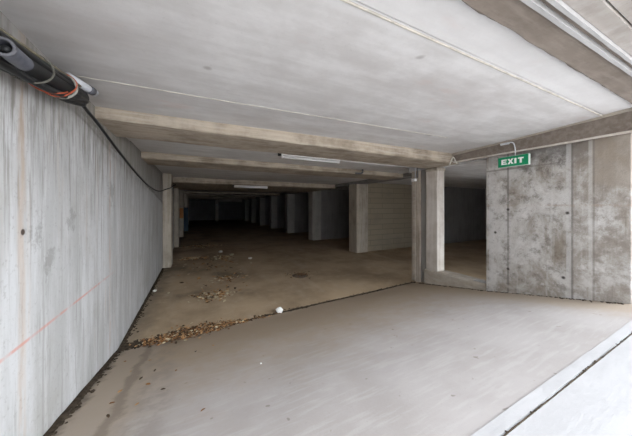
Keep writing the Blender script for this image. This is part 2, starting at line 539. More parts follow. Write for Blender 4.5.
bm = bmesh.new()
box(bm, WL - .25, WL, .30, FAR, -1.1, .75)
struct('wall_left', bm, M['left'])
bm = bmesh.new()
box(bm, WL - .25, WL, -6, .295, -1.1, .70)
struct('wall_left_outside', bm, M['facade'])
bm = bmesh.new()
box(bm, WR, WR + .16, .49, 1.39, -1.1, .70)
struct('wall_right', bm, M['exit'], bevel=.012)
bm = bmesh.new()
box(bm, WR + .16, 3.3, .49, .62, -1.1, .70)
box(bm, 4.28, BAY + .3, .49, .62, -1.1, .70)
box(bm, 3.3, 4.28, .49, .62, .25, .70)  # unseen doorway added to let daylight into the side room
struct('wall_front', bm, M['facade'])
bm = bmesh.new()
box(bm, BAY, BAY + .2, .62, FAR, -1.1, .70)
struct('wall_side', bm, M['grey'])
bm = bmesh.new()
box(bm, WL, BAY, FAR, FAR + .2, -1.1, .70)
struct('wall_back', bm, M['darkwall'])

# front slab in three pours, a lower roof over the rest
def jl(X, k):
    return (.553 + .0216 * (X - .35)) if k == 0 else 1.335 - .01 * X
def slab_panel(bm, y0, y1, dz=0.0):
    n = 12
    rows = []
    for i in range(n + 1):
        X = WL - .1 + (WR + .1 - WL + .1) * i / n
        a, b = y0(X), y1(X)
        rows.append([bm.verts.new(V(X, a, zs(X, a) + dz)), bm.verts.new(V(X, b, zs(X, b) + dz)),
                     bm.verts.new(V(X, b, .78)), bm.verts.new(V(X, a, .78))])
    for r0, r1 in zip(rows, rows[1:]):
        for k in range(4):
            bm.faces.new((r0[k], r0[(k+1) % 4], r1[(k+1) % 4], r1[k]))
    bm.faces.new(rows[0]); bm.faces.new(rows[-1][::-1])
bm = bmesh.new()
slab_panel(bm, lambda X: .36, lambda X: jl(X, 0) - .004, .006)
slab_panel(bm, lambda X: jl(X, 0) + .002, lambda X: jl(X, 1) - .001)
slab_panel(bm, lambda X: jl(X, 1) + .001, lambda X: 2.45, .002)
box(bm, WL - .1, BAY + .2, 2.45, FAR + .2, .555, .78)
box(bm, WR + .1, BAY + .2, .5, 2.45, .487, .78)
box(bm, WL - .1, WR + .1, .40, 2.45, .70, .78)
struct('ceiling', bm, M['ceil'])

# pale mortar beads left along the slab joints
def bead(k, x0, x1, off, w, h, name, mat):
    bm = bmesh.new()
    pts = []
    n = 40
    for i in range(n + 1):
        X = x0 + (x1 - x0) * i / n
        Y = jl(X, k) + off + mnoise.noise(Vector((X * 6, k, 0))) * .001
        pts.append(V(X, Y, zs(X, Y)))
    tube(bm, pts, lambda t: w * (1 + .3 * mnoise.noise(Vector((t * 30, 0, k)))), 8)
    o = link(name, bm, mat, smooth=True); o['kind'] = 'structure'
bead(0, WL, WR - .05, .004, .0065, .01, 'trim_1', M['bead'])
bead(1, WL, 1.9, 0, .005, .006, 'trim_2', M['bead'])

# facade above the opening
def prof(X, pts):
    return [V(X, y, z) for y, z in pts]
bm = bmesh.new()
loft(bm, prof(WL - .2, [(.29, .775), (.29, 2.4), (.60, 2.4), (.60, .79), (.42, .79), (.42, .775)]),
     prof(BAY + .3, [(.29, .80), (.29, 2.4), (.60, 2.4), (.60, .81), (.42, .81), (.42, .80)]), 60, .003, 2)
struct('wall_facade', bm, M['facade'])

# ------------------------------------------------------------------ beams
def beam(y0, y1, zb, label, x0=WL, x1=WR + .05, zt=.60, seed=1, group='concrete beams across the corridor ceiling'):
    bm = bmesh.new()
    c = .008
    P = [(y0, zt), (y0, zb + c), (y0 + c, zb), (y1 - c, zb), (y1, zb + c), (y1, zt)]
    loft(bm, prof(x0, P), prof(x1, P), 110, .005, seed)
    return tag(link('ceiling_beam', bm, M['beam']), label, 'beam', group)

beam(1.70, 2.10, .485, 'brown concrete ceiling beam nearest the opening, spanning from the left wall to the pale column', zt=.62, seed=1)
beam(2.92, 3.36, .490, 'brown concrete ceiling beam just behind the nearer white light fitting', x1=3.08, seed=2)
beam(5.10, 6.75, .455, 'brown concrete ceiling beam carrying the farther white light fitting', x1=3.08, seed=3)
for k, y in enumerate((7.3, 9.5, 11.7, 13.9, 16.1)):
    beam(y, y + .45, .485, 'dark concrete ceiling beam in the unlit depth of the corridor', x1=3.08, seed=4 + k)

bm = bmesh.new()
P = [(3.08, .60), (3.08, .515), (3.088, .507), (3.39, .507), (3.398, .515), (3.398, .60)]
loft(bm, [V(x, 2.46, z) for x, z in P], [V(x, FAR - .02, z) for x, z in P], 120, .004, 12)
tag(link('ceiling_beam', bm, M['darkwall']), 'long dark beam running over the ends of the bay walls on the right', 'beam')  # shade of the bay ceiling put into the beam's darker colour

# lintel along the exit wall
bm = bmesh.new()
def lin(Y):
    zt = zs(2.55, Y) + .004
    return [V(2.599, Y, zt), V(2.545, Y, zt), V(2.545, Y, .500), V(2.553, Y, .492), V(2.599, Y, .492)]
loft(bm, lin(.44), lin(1.695), 70, .005, 21)
t = thing('lintel_beam', 'brown concrete lintel above the exit wall and the dark side opening', 'beam', V(2.6, 1.0, .49))
link('beam_body', bm, M['facade_beam'], t)
bm = bmesh.new()
loft(bm, [V(2.535, .45, .488), V(2.535, .45, .50), V(2.56, .45, .50), V(2.56, .45, .488)],
     [V(2.535, 1.69, .488), V(2.535, 1.69, .50), V(2.56, 1.69, .50), V(2.56, 1.69, .488)], 60, .003, 22)
tag(link('bottom_edge', bm, M['pale'], t), 'pale worn lower edge')
bm = bmesh.new()
loft(bm, [V(2.53, .45, zs(2.53, .45) - .012), V(2.53, .45, zs(2.53, .45) + .02), V(2.56, .45, zs(2.53, .45) + .02), V(2.56, .45, zs(2.53, .45) - .012)],
     [V(2.53, 1.69, zs(2.53, 1.69) - .012), V(2.53, 1.69, zs(2.53, 1.69) + .02), V(2.56, 1.69, zs(2.53, 1.69) + .02), V(2.56, 1.69, zs(2.53, 1.69) - .012)], 60, .003, 23)
tag(link('top_edge', bm, M['kerb'], t), 'grey strip where the lintel meets the slab')

# facade beam over the threshold: dark soffit, two pale drip lips, daylit face
t = thing('facade_beam', 'deep concrete beam over the open entrance at top right, dark underside with pale drip edges', 'beam', V(1.0, .36, .6))
def fb(X, left):
    k = (X - .65) / 1.65
    yf = .411 + .031 * k
    zb = .560 + .055 * k
    return yf, zb
def fsec(X):
    yf, zb = fb(X, 0)
    return [V(X, yf, zs(X, .44) + .05), V(X, yf, zb + .006), V(X, yf - .006, zb), V(X, .328, zb), V(X, .328, zs(X, .44) + .05)]
bm = bmesh.new()
loft(bm, fsec(WL), fsec(2.72), 120, .007, 31)
link('soffit', bm, M['facade_beam'], t)
def strip(name, y0, y1, dz0, dz1, mat, jit, lab=None, seed=33):
    bm = bmesh.new()
    def sec(X):
        zb = fb(X, 0)[1]
        return [V(X, y0, zb + dz0), V(X, y1, zb + dz0), V(X, y1, zb + dz1), V(X, y0, zb + dz1)]
    loft(bm, sec(WL), sec(BAY), 140, jit, seed)
    o = link(name, bm, mat, t)
    if lab: tag(o, lab)
strip('drip_lip', .318, .330, -.012, .05, M['lip'], .002, 'pale drip edge along the underside')
strip('drip_groove', .302, .320, .006, .05, M['facade_beam'], .001, 'dark recessed groove')
strip('drip_lip', .291, .301, -.010, .05, M['lip'], .002, 'pale lower edge of the outer face', 35)
bm = bmesh.new()
def under(y0, y1, dz):
    def sec(X):
        zb = fb(X, 0)[1]
        return [V(X, y0, zb + dz), V(X, y1, zb + dz), V(X, y1, zb + .30), V(X, y0, zb + .30)]
    return sec
f_ = under(.243, .290, .004)
loft(bm, f_(WL), f_(BAY), 120, .002, 36)
tag(link('outer_edge', bm, M['facade'], t), 'pale concrete edge strip outside the drip groove')
bm = bmesh.new()
f_ = under(-.04, .238, .012)
loft(bm, f_(WL), f_(BAY), 60, .001, 37)
tag(link('canopy_slab', bm, M['facade'], t), 'pale slab oversailing the entrance')

# ------------------------------------------------------------------ left wall piers
for k, (y, wv) in enumerate(((4.62, .125), (6.85, .105), (9.1, .115), (11.3, .15), (13.5, .12), (15.7, .12))):
    bm = bmesh.new()
    box(bm, WL + .0005, WL + wv, y, y + .28, -1.0, .5545 if not 4.8 < y < 6.9 else .453)
    lab = ('first brown concrete pier on the left wall, where the hanging black cable ends',
           'second pale-edged pier on the left wall, just behind the first',
           'third pier on the left wall, bearing the orange board',
           'fourth pier on the left wall, bearing the blue board')[k] if k < 4 else 'pier on the left wall lost in the dark end of the corridor'
    tag(link('wall_pier', bm, M['pier'], bevel=.02), lab, 'pier', 'piers along the left wall')

bm = bmesh.new()
box(bm, WL + .005, WL + .112, 9.085, 9.099, -.38, -.03)
t = thing('painted_board', 'small orange board on a left wall pier deep in the corridor', 'panel', V(WL + .06, 9.09, -.38))
link('panel_board', bm, M['orange'], t, bevel=.006)
bm = bmesh.new()
box(bm, WL - .0, WL + .118, 9.079, 9.086, -.39, -.372)
link('frame_rail', bm, M['scrap'], t); bm = bmesh.new()
box(bm, WL - .0, WL + .118, 9.079, 9.086, -.038, -.02)
link('frame_rail', bm, M['scrap'], t)
t = thing('painted_board', 'tall dull blue board on a left wall pier beyond the orange one', 'panel', V(WL + .1, 11.29, -.75))
bm = bmesh.new()
box(bm, WL + .03, WL + .2, 11.27, 11.298, -1.0, -.02)
link('panel_board', bm, M['blue'], t, bevel=.01)
bm = bmesh.new()
box(bm, WL + .17, WL + .185, 11.255, 11.272, -.45, -.36)
link('handle', bm, M['iron'], t)

# ------------------------------------------------------------------ right side: bay walls
names = ['block wall with a wide pier end just behind the post, nearest of the bay walls',
         'second bay wall along the right of the corridor, grey end lit faintly',
         'third bay wall along the right of the corridor, in half shade',
         'fourth bay wall along the right of the corridor, nearly in the dark']
for k in range(7):
    y = 4.25 + 2.2 * k
    t = thing('bay_wall', names[k] if k < 4 else 'bay wall lost in the dark end of the corridor', 'wall', V(3.26, y, -1), 'bay walls along the right side')
    bm = bmesh.new()
    box(bm, 3.11, 3.42 if k == 0 else 3.404, y, y + .30, -1.0, .503)
    link('end_pier', bm, M['pier'] if k == 0 else M['endpier'], t, bevel=.02)
    bm = bmesh.new()
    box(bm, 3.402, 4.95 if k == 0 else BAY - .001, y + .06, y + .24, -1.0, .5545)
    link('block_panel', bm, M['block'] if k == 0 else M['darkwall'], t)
    if k == 0:
        bm = bmesh.new()
        box(bm, 4.95, BAY - .001, y + .05, y + .25, -1.0, .5545)
        tag(link('cast_panel', bm, M['darkwall'], t), 'dark smooth panel seen through the side opening')

# post, column and kerb by the side opening
t = thing('concrete_post', 'slim brown concrete post left of the pale column, at the end of the floor joint', 'post', V(2.68, 2.28, -1))
bm = bmesh.new()
box(bm, 2.645, 2.80, 2.225, 2.36, -1.01, .487)
link('shaft', bm, M['pier'], t, bevel=.012)
bm = bmesh.new()
box(bm, 2.635, 2.66, 2.29, 2.335, -1.005, .40)
tag(link('edge_strip', bm, M['kerb'], t, bevel=.006), 'raised strip down the side of the post')
bm = bmesh.new()
box(bm, 2.665, 2.80, 2.125, 2.222, -1.01, .487)
tag(link('infill', bm, M['grey'], t, bevel=.006), 'dark recess fill between post and column')

t = thing('concrete_column', 'pale square concrete column standing on the kerb beside the dark side opening', 'column', V(2.69, 2.03, -.79))
bm = bmesh.new()
box(bm, 2.63, 2.765, 1.955, 2.118, -.791, .486)
link('shaft', bm, M['pale'], t, bevel=.014)
bm = bmesh.new()
box(bm, 2.62, 2.775, 1.945, 2.122, .445, .486)
tag(link('mortar_cap', bm, M['pier'], t, bevel=.02), 'rough mortar pad at the top')

bm = bmesh.new()
loft(bm, [V(x, 1.385, z) for x, z in ((2.60, -1.02), (2.61, -.79), (2.622, -.778), (2.78, -.778), (2.80, -1.02))],
     [V(x, 2.12, z) for x, z in ((2.60, -1.02), (2.61, -.80), (2.622, -.79), (2.78, -.79), (2.80, -1.02))], 60, .006, 41)
tag(link('kerb', bm, M['kerb']), 'low dirty concrete kerb across the foot of the dark side opening', 'kerb')

# far column and lamp
t = thing('far_column', 'faint column standing free in the dark far end of the corridor', 'column', V(1.3, 18, -1))
bm = bmesh.new(); box(bm, 1.22, 1.40, 18, 18.3, -1.0, .5545)
link('shaft', bm, M['pale'], t, bevel=.02)
bm = bmesh.new(); box(bm, 1.42, 3.0, 18.05, 18.25, .36, .5545)
link('crossbeam', bm, M['pale'], t)
bm = bmesh.new()
bmesh.ops.create_uvsphere(bm, u_segments=16, v_segments=10, radius=.13)
bmesh.ops.scale(bm, vec=(1, .5, 1.3), verts=bm.verts)
bmesh.ops.translate(bm, vec=V(1.30, 17.965, .13), verts=bm.verts)
tag(link('wall_lamp', bm, M['white'], smooth=True), 'tiny pale round lamp on the far column', 'lamp')

# ------------------------------------------------------------------ light fittings
def batten(c, L, lab, drop):
    t = thing('light_fitting', lab, 'light', c, 'fluorescent ceiling lights')
    x, y, z = c
    bm = bmesh.new()
    P = [(-.05, 0), (-.04, -.035), (.04, -.035), (.05, 0)]
    loft(bm, [Vector((x - L/2, y + a, z + b)) for a, b in P], [Vector((x + L/2, y + a, z + b)) for a, b in P], 2)
    link('housing', bm, M['white'], t, bevel=.004)
    bm = bmesh.new()
    tube(bm, [Vector((x - L/2 + .03, y, z - .062)), Vector((x + L/2 - .03, y, z - .062))], .019, 14)
    link('tube', bm, M['tube'], t, smooth=True)
    for s in (-1, 1):
        bm = bmesh.new()
        mbox(bm, (x + s*(L/2 - .015), y, z - .055), (.03, .05, .055))
        link('end_holder', bm, M['white'], t, bevel=.005)
    if drop:
        bm = bmesh.new()
        mbox(bm, (x - L/2 - .03, y + .01, z - .02), (.05, .06, .05))
        tag(link('cable_entry', bm, M['black'], t, bevel=.005), 'dark cable entry at the end')
batten(V(1.14, 2.38, .5545), 1.19, 'white fluorescent light fitting on the slab between the two nearest beams', True)
batten(V(1.06, 5.22, .4535), 1.19, 'white fluorescent light fitting under the third beam, farther down the corridor', True)

# ------------------------------------------------------------------ exit sign
cs = Vector((2.53*H, 1.125*H, (1+.408)*H))
t = thing('exit_sign', 'green EXIT sign with white letters hanging on the mottled wall at right', 'sign', cs)
L, Hh, D = .395, .158, .045
bm = bmesh.new(); mbox(bm, cs, (D, L, Hh))
tag(link('case', bm, M['signcase'], t, bevel=.004), 'pale casing')
bm = bmesh.new(); mbox(bm, cs + Vector((-D/2 - .002, .002, 0)), (.006, L - .008, Hh - .008))
panel = tag(link('face_panel', bm, M['green'], t, bevel=.001), 'green face panel')
def poly(bm, pts, off, x):
    """letter polygon in sign coordinates (u to the right as seen, v up)"""
    f = [bm.verts.new((x, cs.y - (off + u), cs.z + v)) for u, v in pts]
    b = [bm.verts.new((x - .004, cs.y - (off + u), cs.z + v)) for u, v in pts]
    n = len(pts)
    bm.faces.new(f); bm.faces.new(b[::-1])
    for i in range(n):
        bm.faces.new((f[i], f[(i+1) % n], b[(i+1) % n], b[i]))
lh, st = .040, .019
lx = cs.x - D/2 - .0045
def letter(ch, off):
    bm = bmesh.new()
    w = .035
    if ch == 'E':
        poly(bm, [(-w, -lh), (w, -lh), (w, -lh+st), (-w+.023, -lh+st), (-w+.023, -st/2), (w-.006, -st/2), (w-.006, st/2),
                  (-w+.023, st/2), (-w+.023, lh-st), (w, lh-st), (w, lh), (-w, lh)], off, lx)
    elif ch == 'X':
        poly(bm, [(-w-.004, -lh), (-w+.023, -lh), (0, -.014), (w-.023, -lh), (w+.004, -lh), (.0135, 0), (w+.004, lh), (w-.023, lh),
                  (0, .014), (-w+.023, lh), (-w-.004, lh), (-.0135, 0)], off, lx)
    elif ch == 'I':
        poly(bm, [(-.0125, -lh), (.0125, -lh), (.0125, lh), (-.0125, lh)], off, lx)
    else:
        poly(bm, [(-.0125, -lh), (.0125, -lh), (.0125, lh-st), (w, lh-st), (w, lh), (-w, lh), (-w, lh-st), (-.0125, lh-st)], off, lx)
    tag(link('letter', bm, M['letter'], panel), 'white capital letter')
for ch, off in (('E', -.112), ('X', -.027), ('I', .036), ('T', .102)):
    letter(ch, off)
# white conduit feeding the sign
bm = bmesh.new()
y = 1.115
tube(bm, smooth_path([V(2.50, 1.215, .577), V(2.505, 1.15, .576), V(2.512, 1.125, .572), V(2.520, y, .55), V(2.527, y - .004, .50), V(2.53, y - .002, .452)], 6), .007, 10)
o = link('sign_conduit', bm, M['pvc'], t, smooth=True); tag(o, 'thin white conduit coming down from the slab edge')
bm = bmesh.new(); mbox(bm, V(2.505, 1.18, .572), (.03, .12, .028))
tag(link('junction_box', bm, M['pvc'], t, bevel=.006), 'white junction piece at the slab edge')

# ------------------------------------------------------------------ fittings round the post
t = thing('junction_box', 'small white junction box with two thin conduits at the top of the slim post', 'electrical box', V(2.61, 2.30, .36))
bm = bmesh.new()
mbox(bm, V(2.615, 2.29, .36), (.07, .10, .07)); 
link('box_body', bm, M['white'], t, bevel=.012)
bm = bmesh.new()
tube(bm, [V(2.615, 2.27, .385), V(2.615, 2.27, .555)], .010, 8)
link('conduit', bm, M['pvc'], t, smooth=True)
bm = bmesh.new()
tube(bm, [V(2.615, 2.235, .385), V(2.615, 2.235, .555)], .009, 8)
link('conduit', bm, M['pipe'], t, smooth=True)

bm = bmesh.new()
c = V(2.49, 1.66, .495)
tube(bm, smooth_path([c + Vector((.0, .07, -.055)), c + Vector((0, .03, .03)), c + Vector((0, .0, .075)), c + Vector((0, -.03, .03)), c + Vector((0, -.07, -.05))], 6), .010, 8)
tube(bm, [c + Vector((0, .045, .0)), c + Vector((0, -.045, .0))], .006, 8)
tag(link('wire_hanger', bm, M['wirep'], smooth=True), 'small A-shaped wire hanger at the corner where the front beam meets the lintel', 'hanger')

bm = bmesh.new()
tube(bm, smooth_path([V(2.20, 2.86, .5565), V(2.20, 2.86, .515), V(2.17, 2.87, .495), V(2.08, 2.87, .492)], 5), .022, 10)
tag(link('pipe_elbow', bm, M['pipe'], smooth=True), 'short grey pipe elbow hanging by the end of the second beam', 'pipe')

# ------------------------------------------------------------------ cables at the top of the left wall
A0 = V(-.422, .60, .340); A1 = V(-.428, 1.33, .455)
ax = (A1 - A0)
t = thing('cable_bundle', 'thick bundle of black cables strapped along the top of the left wall', 'cables', A1)
u = ax.normalized(); e1 = u.cross(Vector((0, 0, 1))).normalized(); e2 = e1.cross(u).normalized()
mats = ['black', 'blackgreen', 'black', 'greycable', 'black', 'tancable', 'blackgreen', 'black', 'black', 'greycable', 'black']
for k, mk in enumerate(mats):
    ph = 2*math.pi*k/len(mats) + R.uniform(-.2, .2)
    rad = .055 + R.uniform(-.006, .006) if k < 9 else .015
    end = 1.0 + R.uniform(-.06, .03)
    rr = R.choice([.014, .018, .022]) if mk not in ('tancable', 'greycable') else .010
    pts = []
    for i in range(15):
        s = i / 14 * end
        a = ph + 1.1*s + .25*math.sin(5*s + k)
        q = rad * (1 + .16*math.sin(7*s + 2*k)) * (1 - .35*max(0, s - .8)/.2)
        p = A0 + ax*s + e1*math.cos(a)*q + e2*math.sin(a)*q
        p.x = max(p.x, (WL)*H + rr + .004)
        pts.append(p)
    bm = bmesh.new(); tube(bm, smooth_path(pts, 3), rr, 10)
    link('cable', bm, M[mk], t, smooth=True)
bm = bmesh.new()                               # core so that the bundle is not see-through
tube(bm, [A0 + ax*(i/8) for i in range(9)], .046, 14)
link('core_cable', bm, M['black'], t, smooth=True)
def hoop(s, rad, r, mk, nm, lab, tilt=.3, a0=0, a1=2*math.pi, wob=0.0):
    bm = bmesh.new()
    pts = []
    for i in range(37):
        a = a0 + (a1 - a0)*i/36
        q = rad + wob*math.sin(3*a)
        p = A0 + ax*s + e1*math.cos(a)*q + e2*math.sin(a)*q + u*(tilt*rad*math.sin(a + 1))
        p.x = max(p.x, WL*H + r + .002)
        pts.append(p)
    tube(bm, pts, r, 8, cap=True)
    tag(link(nm, bm, M[mk], t, smooth=True), lab)
hoop(.72, .074, .0045, 'redwire', 'wire_loop', 'orange red wire looped round the bundle', .7, wob=.006)
hoop(.68, .074, .004, 'redwire', 'wire_loop', 'orange red wire trailing down the bundle', 1.6, 2.2, 5.6, wob=.006)
hoop(.75, .074, .008, 'tape', 'tape_band', 'pale tape wound round the bundle', .2)
hoop(.52, .074, .005, 'greycable', 'tie_band', 'dusty tie round the bundle', .5)
for k in range(4):                             # loose thin strands on top
    pts = []
    for i in range(10):
        q = .25 + .65*i/9
        p = A0 + ax*q + Vector((.035 - .012*k, 0, .062 + .012*math.sin(3*q*(k+1)) - .01*abs(k-1.5)))
        p.x = max(p.x, WL*H + .02)
        pts.append(p)
    bm = bmesh.new(); tube(bm, smooth_path(pts, 3), .0075, 8)
    link('cable', bm, M[('tancable', 'greycable', 'black', 'tancable')[k]], t, smooth=True)
# open conduit end
c0 = V(-.372, .764, .346)
t2 = thing('conduit_pipe', 'open grey conduit end lying on top of the cable bundle', 'pipe', c0)
bm = bmesh.new()
d = (u + Vector((-.1, 0, -.05))).normalized()
tube(bm, [c0 + d*.0, c0 + d*.06, c0 + d*.10, c0 + d*.15], .032, 18, cap=False)
tube(bm, [c0 + d*.0, c0 + d*.06, c0 + d*.10, c0 + d*.15], .025, 18, cap=False)
pb = link('pipe_body', bm, M['pipe'], t2, smooth=True)
bm = bmesh.new()
e = d.cross(Vector((0, 0, 1))).normalized(); f = e.cross(d)
tube(bm, [c0 + (e*math.cos(a) + f*math.sin(a))*.029 for a in [2*math.pi*i/24 for i in range(25)]], .006, 8)
tag(link('pipe_rim', bm, M['rim'], pb, smooth=True), 'pale rim')
bm = bmesh.new()
tube(bm, [c0 + d*.015, c0 + d*.2], .012, 10)
tag(link('cable_core', bm, M['black'], t2, smooth=True), 'dark cable inside')

# white pipe stub over the end of the bundle
bm = bmesh.new()
a = V(-.440, 1.245, .500); b = V(-.395, 1.37, .498)
tube(bm, [a, a.lerp(b, .5), b], .027, 16)
t3 = thing('pipe_stub', 'short white pipe stub at the end of the cable bundle under the slab', 'pipe', a)
link('pipe_body', bm, M['pvc'], t3, smooth=True)
bm = bmesh.new(); tube(bm, [a.lerp(b, .72), a.lerp(b, .9)], .030, 16)
tag(link('collar', bm, M['pipe'], t3, smooth=True), 'grey collar')

# hanging cable
pts = [V(-.42, .98, .415), V(-.402, 1.16, .452), V(-.435, 1.357, .441), V(-.44, 1.567, .417), V(-.44, 1.87, .363), V(-.44, 2.35, .290), V(-.44, 3.0, .222), V(-.44, 3.79, .213),
       V(-.40, 4.35, .28), V(-.372, 4.59, .315), V(-.35, 4.60, .34), V(-.30, 4.60, .372)]
bm = bmesh.new(); tube(bm, smooth_path(pts, 8), .0125, 10)
tag(link('hanging_cable', bm, M['black'], smooth=True), 'single black cable sagging along the left wall from the bundle to the first pier', 'cable')

# ------------------------------------------------------------------ litter
def leaf(bm, p, s, seed, tilt=.6, mi=0):
    r = random.Random(seed)
    a = r.uniform(0, 6.283)
    ex = Vector((math.cos(a), math.sin(a), r.uniform(-tilt, tilt) * .5)).normalized()
    ey = Vector((-math.sin(a), math.cos(a), r.uniform(-tilt, tilt) * .5)).normalized()
    ez = ex.cross(ey)
    curl = r.uniform(.1, .5)
    out = [(-1, 0), (-.55, .42), (.1, .5), (.65, .28), (1.05, 0), (.65, -.28), (.1, -.5), (-.55, -.42)]
    vs = [bm.verts.new(p + ex*x*s + ey*y*s + ez*(abs(y)*curl*s*1.2 + .12*s*x*x*curl)) for x, y in out]
    mid = [bm.verts.new(p + ex*x*s) for x in (-.5, .1, .6)]
    F = [(vs[0], vs[1], mid[0]), (vs[1], vs[2], mid[1], mid[0]), (vs[2], vs[3], mid[2], mid[1]), (vs[3], vs[4], mid[2]),
         (vs[0], mid[0], vs[7]), (vs[7], mid[0], mid[1], vs[6]), (vs[6], mid[1], mid[2], vs[5]), (vs[5], mid[2], vs[4])]
    for q in F:
        bm.faces.new(q).material_index = mi

def ground(X, Y):
    return zr(X, Y) if X < WR else -1.0

LM = [M['leafA'], M['leafB'], M['leafC'], M['leafD']]
bm = bmesh.new()
for i in range(1500):
    g = R.random()
    if g < .72:
        X = R.triangular(-.36, .36, -.08)
    else:
        X = R.triangular(-.47, .75, .1)
    wth = .034 + .030 * max(0, 1 - abs(X + .05) / .36)
    Y = joint_y(X) + R.gauss(-.012, wth)
    hgt = abs(R.gauss(0, .012)) * max(0, 1 - abs(X) / .5)
    leaf(bm, V(X, Y, ground(X, Y)) + Vector((0, 0, .008 + hgt)), R.uniform(.012, .028), i, .8, R.choices([0, 1, 2, 3], [4, 3, 4, 1])[0])
tag(link('leaf_litter', bm, LM), 'drift of dry brown leaves caught along the floor joint near the left wall', 'leaves', kind='stuff')

def clod(bm, p, s, seed):
    r = random.Random(seed)
    m = bmesh.ops.create_icosphere(bm, subdivisions=1, radius=s)
    for v in m['verts']:
        v.co = Vector((v.co.x*r.uniform(.8, 1.5), v.co.y*r.uniform(.8, 1.4), v.co.z*.55)) + p
bm = bmesh.new()
for i in range(1100):                               # soil in the joint
    X = R.uniform(WL + .02, 2.60)
    if X > .9 and R.random() < .35: continue
    Y = joint_y(X) + R.gauss(.004, .014 if X > .35 else .02)
    clod(bm, V(X, Y, ground(X, Y) + .001), R.uniform(.006, .014), i)
n = 90
loft(bm, [V(WL, joint_y(WL) - .018, -1.0), V(WL, joint_y(WL) + .018, -1.0), V(WL, joint_y(WL) + .012, -.995), V(WL, joint_y(WL) - .012, -.994)],
     [V(2.62, joint_y(2.62) - .011, -1.0), V(2.62, joint_y(2.62) + .016, -1.0), V(2.62, joint_y(2.62) + .010, -.997), V(2.62, joint_y(2.62) - .007, -.995)], n, .008, 51)
tag(link('joint_soil', bm, M['soil']), 'dark soil filling the joint between ramp and basement floor', 'soil', kind='stuff')
bm = bmesh.new()
for i in range(520):                                # soil along the wall foot
    Y = R.uniform(.95, 4.6)
    X = WL + abs(R.gauss(0, .016)) + .012
    clod(bm, V(X, Y, ground(X, Y) + .001), R.uniform(.006, .016), 900 + i)
loft(bm, [V(x, 1.0, ground(x, 1.0) + q) for x, q in ((WL + .002, -.01), (WL + .024, -.01), (WL + .018, .003), (WL + .002, .008))],
     [V(x, 2.10, ground(x, 2.10) + q) for x, q in ((WL + .002, -.01), (WL + .03, -.01), (WL + .02, .004), (WL + .002, .010))], 80, .006, 81)
loft(bm, [V(x, 2.12, -1 + q) for x, q in ((WL + .002, -.01), (WL + .03, -.01), (WL + .02, .004), (WL + .002, .010))],
     [V(x, 4.6, -1 + q) for x, q in ((WL + .002, -.01), (WL + .035, -.01), (WL + .02, .004), (WL + .002, .010))], 120, .006, 82)
for i in range(900):
    X = WL + abs(R.gauss(.05, .13)) + .012; Y = joint_y(X) + R.gauss(.012, .028)
    clod(bm, V(X, Y, ground(X, Y) + .001), R.uniform(.006, .016), 2900 + i)
tag(link('wall_foot_soil', bm, M['soil']), 'dark dirt gathered along the foot of the left wall', 'soil', kind='stuff')
bm = bmesh.new()
for i in range(260):                                # dirt at the foot of exit wall and kerb
    Y = R.uniform(.52, 2.2)
    X = WR - abs(R.gauss(0, .012)) - .012
    clod(bm, V(X, Y, ground(X, Y) + .001), R.uniform(.005, .013), 4000 + i)
tag(link('kerb_foot_soil', bm, M['soil']), 'dark dirt along the foot of the exit wall and kerb', 'soil', kind='stuff')

# crumbs in the threshold crack
bm = bmesh.new()
for i in range(150):
    X = R.uniform(.5, 2.58)
    k = .3 + .7 * (mnoise.noise(Vector((X * 4, 3, 1))) > -.1)
    clod(bm, V(X, .3625 + R.gauss(0, .0022), zr(X, .36) + .001), R.uniform(.003, .008) * k, 7000 + i)
loft(bm, [V(WL, y, zr(0, .36) + q) for y, q in ((.3605, -.01), (.3655, -.01), (.3645, .0004), (.3612, .0004))],
     [V(2.6, y, zr(2.6, .36) + q) for y, q in ((.3605, -.01), (.3660, -.01), (.3645, .0004), (.3612, .0004))], 200, .003, 71)
tag(link('crack_soil', bm, M['soil']), 'crumbs of dirt in the crack along the threshold strip', 'soil', kind='stuff')

# litter patches down the corridor
def patch(X, Y, rx, ry, n, lab, pale):
    bm = bmesh.new()
    for i in range(n):
        x, y = X + R.gauss(0, rx * .5), Y + R.gauss(0, ry * .5)
        leaf(bm, V(x, y, -1) + Vector((0, 0, .012)), R.uniform(.022, .050) * (1 if Y < 4 else 1.4), 10000 + i + int(X*100), .9,
             R.choices([0, 1, 2, 3], [1, 4, 2, 6 if pale else 2])[0])
    tag(link('litter_patch', bm, LM), lab, 'litter', 'litter patches on the corridor floor', 'stuff')
patch(.17, 2.91, .17, .16, 170, 'pale patch of dry leaf litter on the corridor floor, nearest the leaf drift', True)
patch(.43, 3.58, .20, .16, 70, 'brown litter patch just behind the nearest pale one', False)
patch(.22, 3.35, .32, .45, 50, 'thin scatter of dark leaves between the litter patches', False)
patch(-.04, 5.20, .26, .14, 150, 'long row of pale litter on the left of the corridor floor', True)
patch(.42, 5.05, .20, .22, 110, 'yellowish litter patch right of the long row', True)
patch(.14, 6.75, .40, .30, 130, 'farthest pale litter streak on the corridor floor', True)
patch(.25, 4.30, .5, .5, 45, 'dark leaf scatter in front of the long litter row', False)

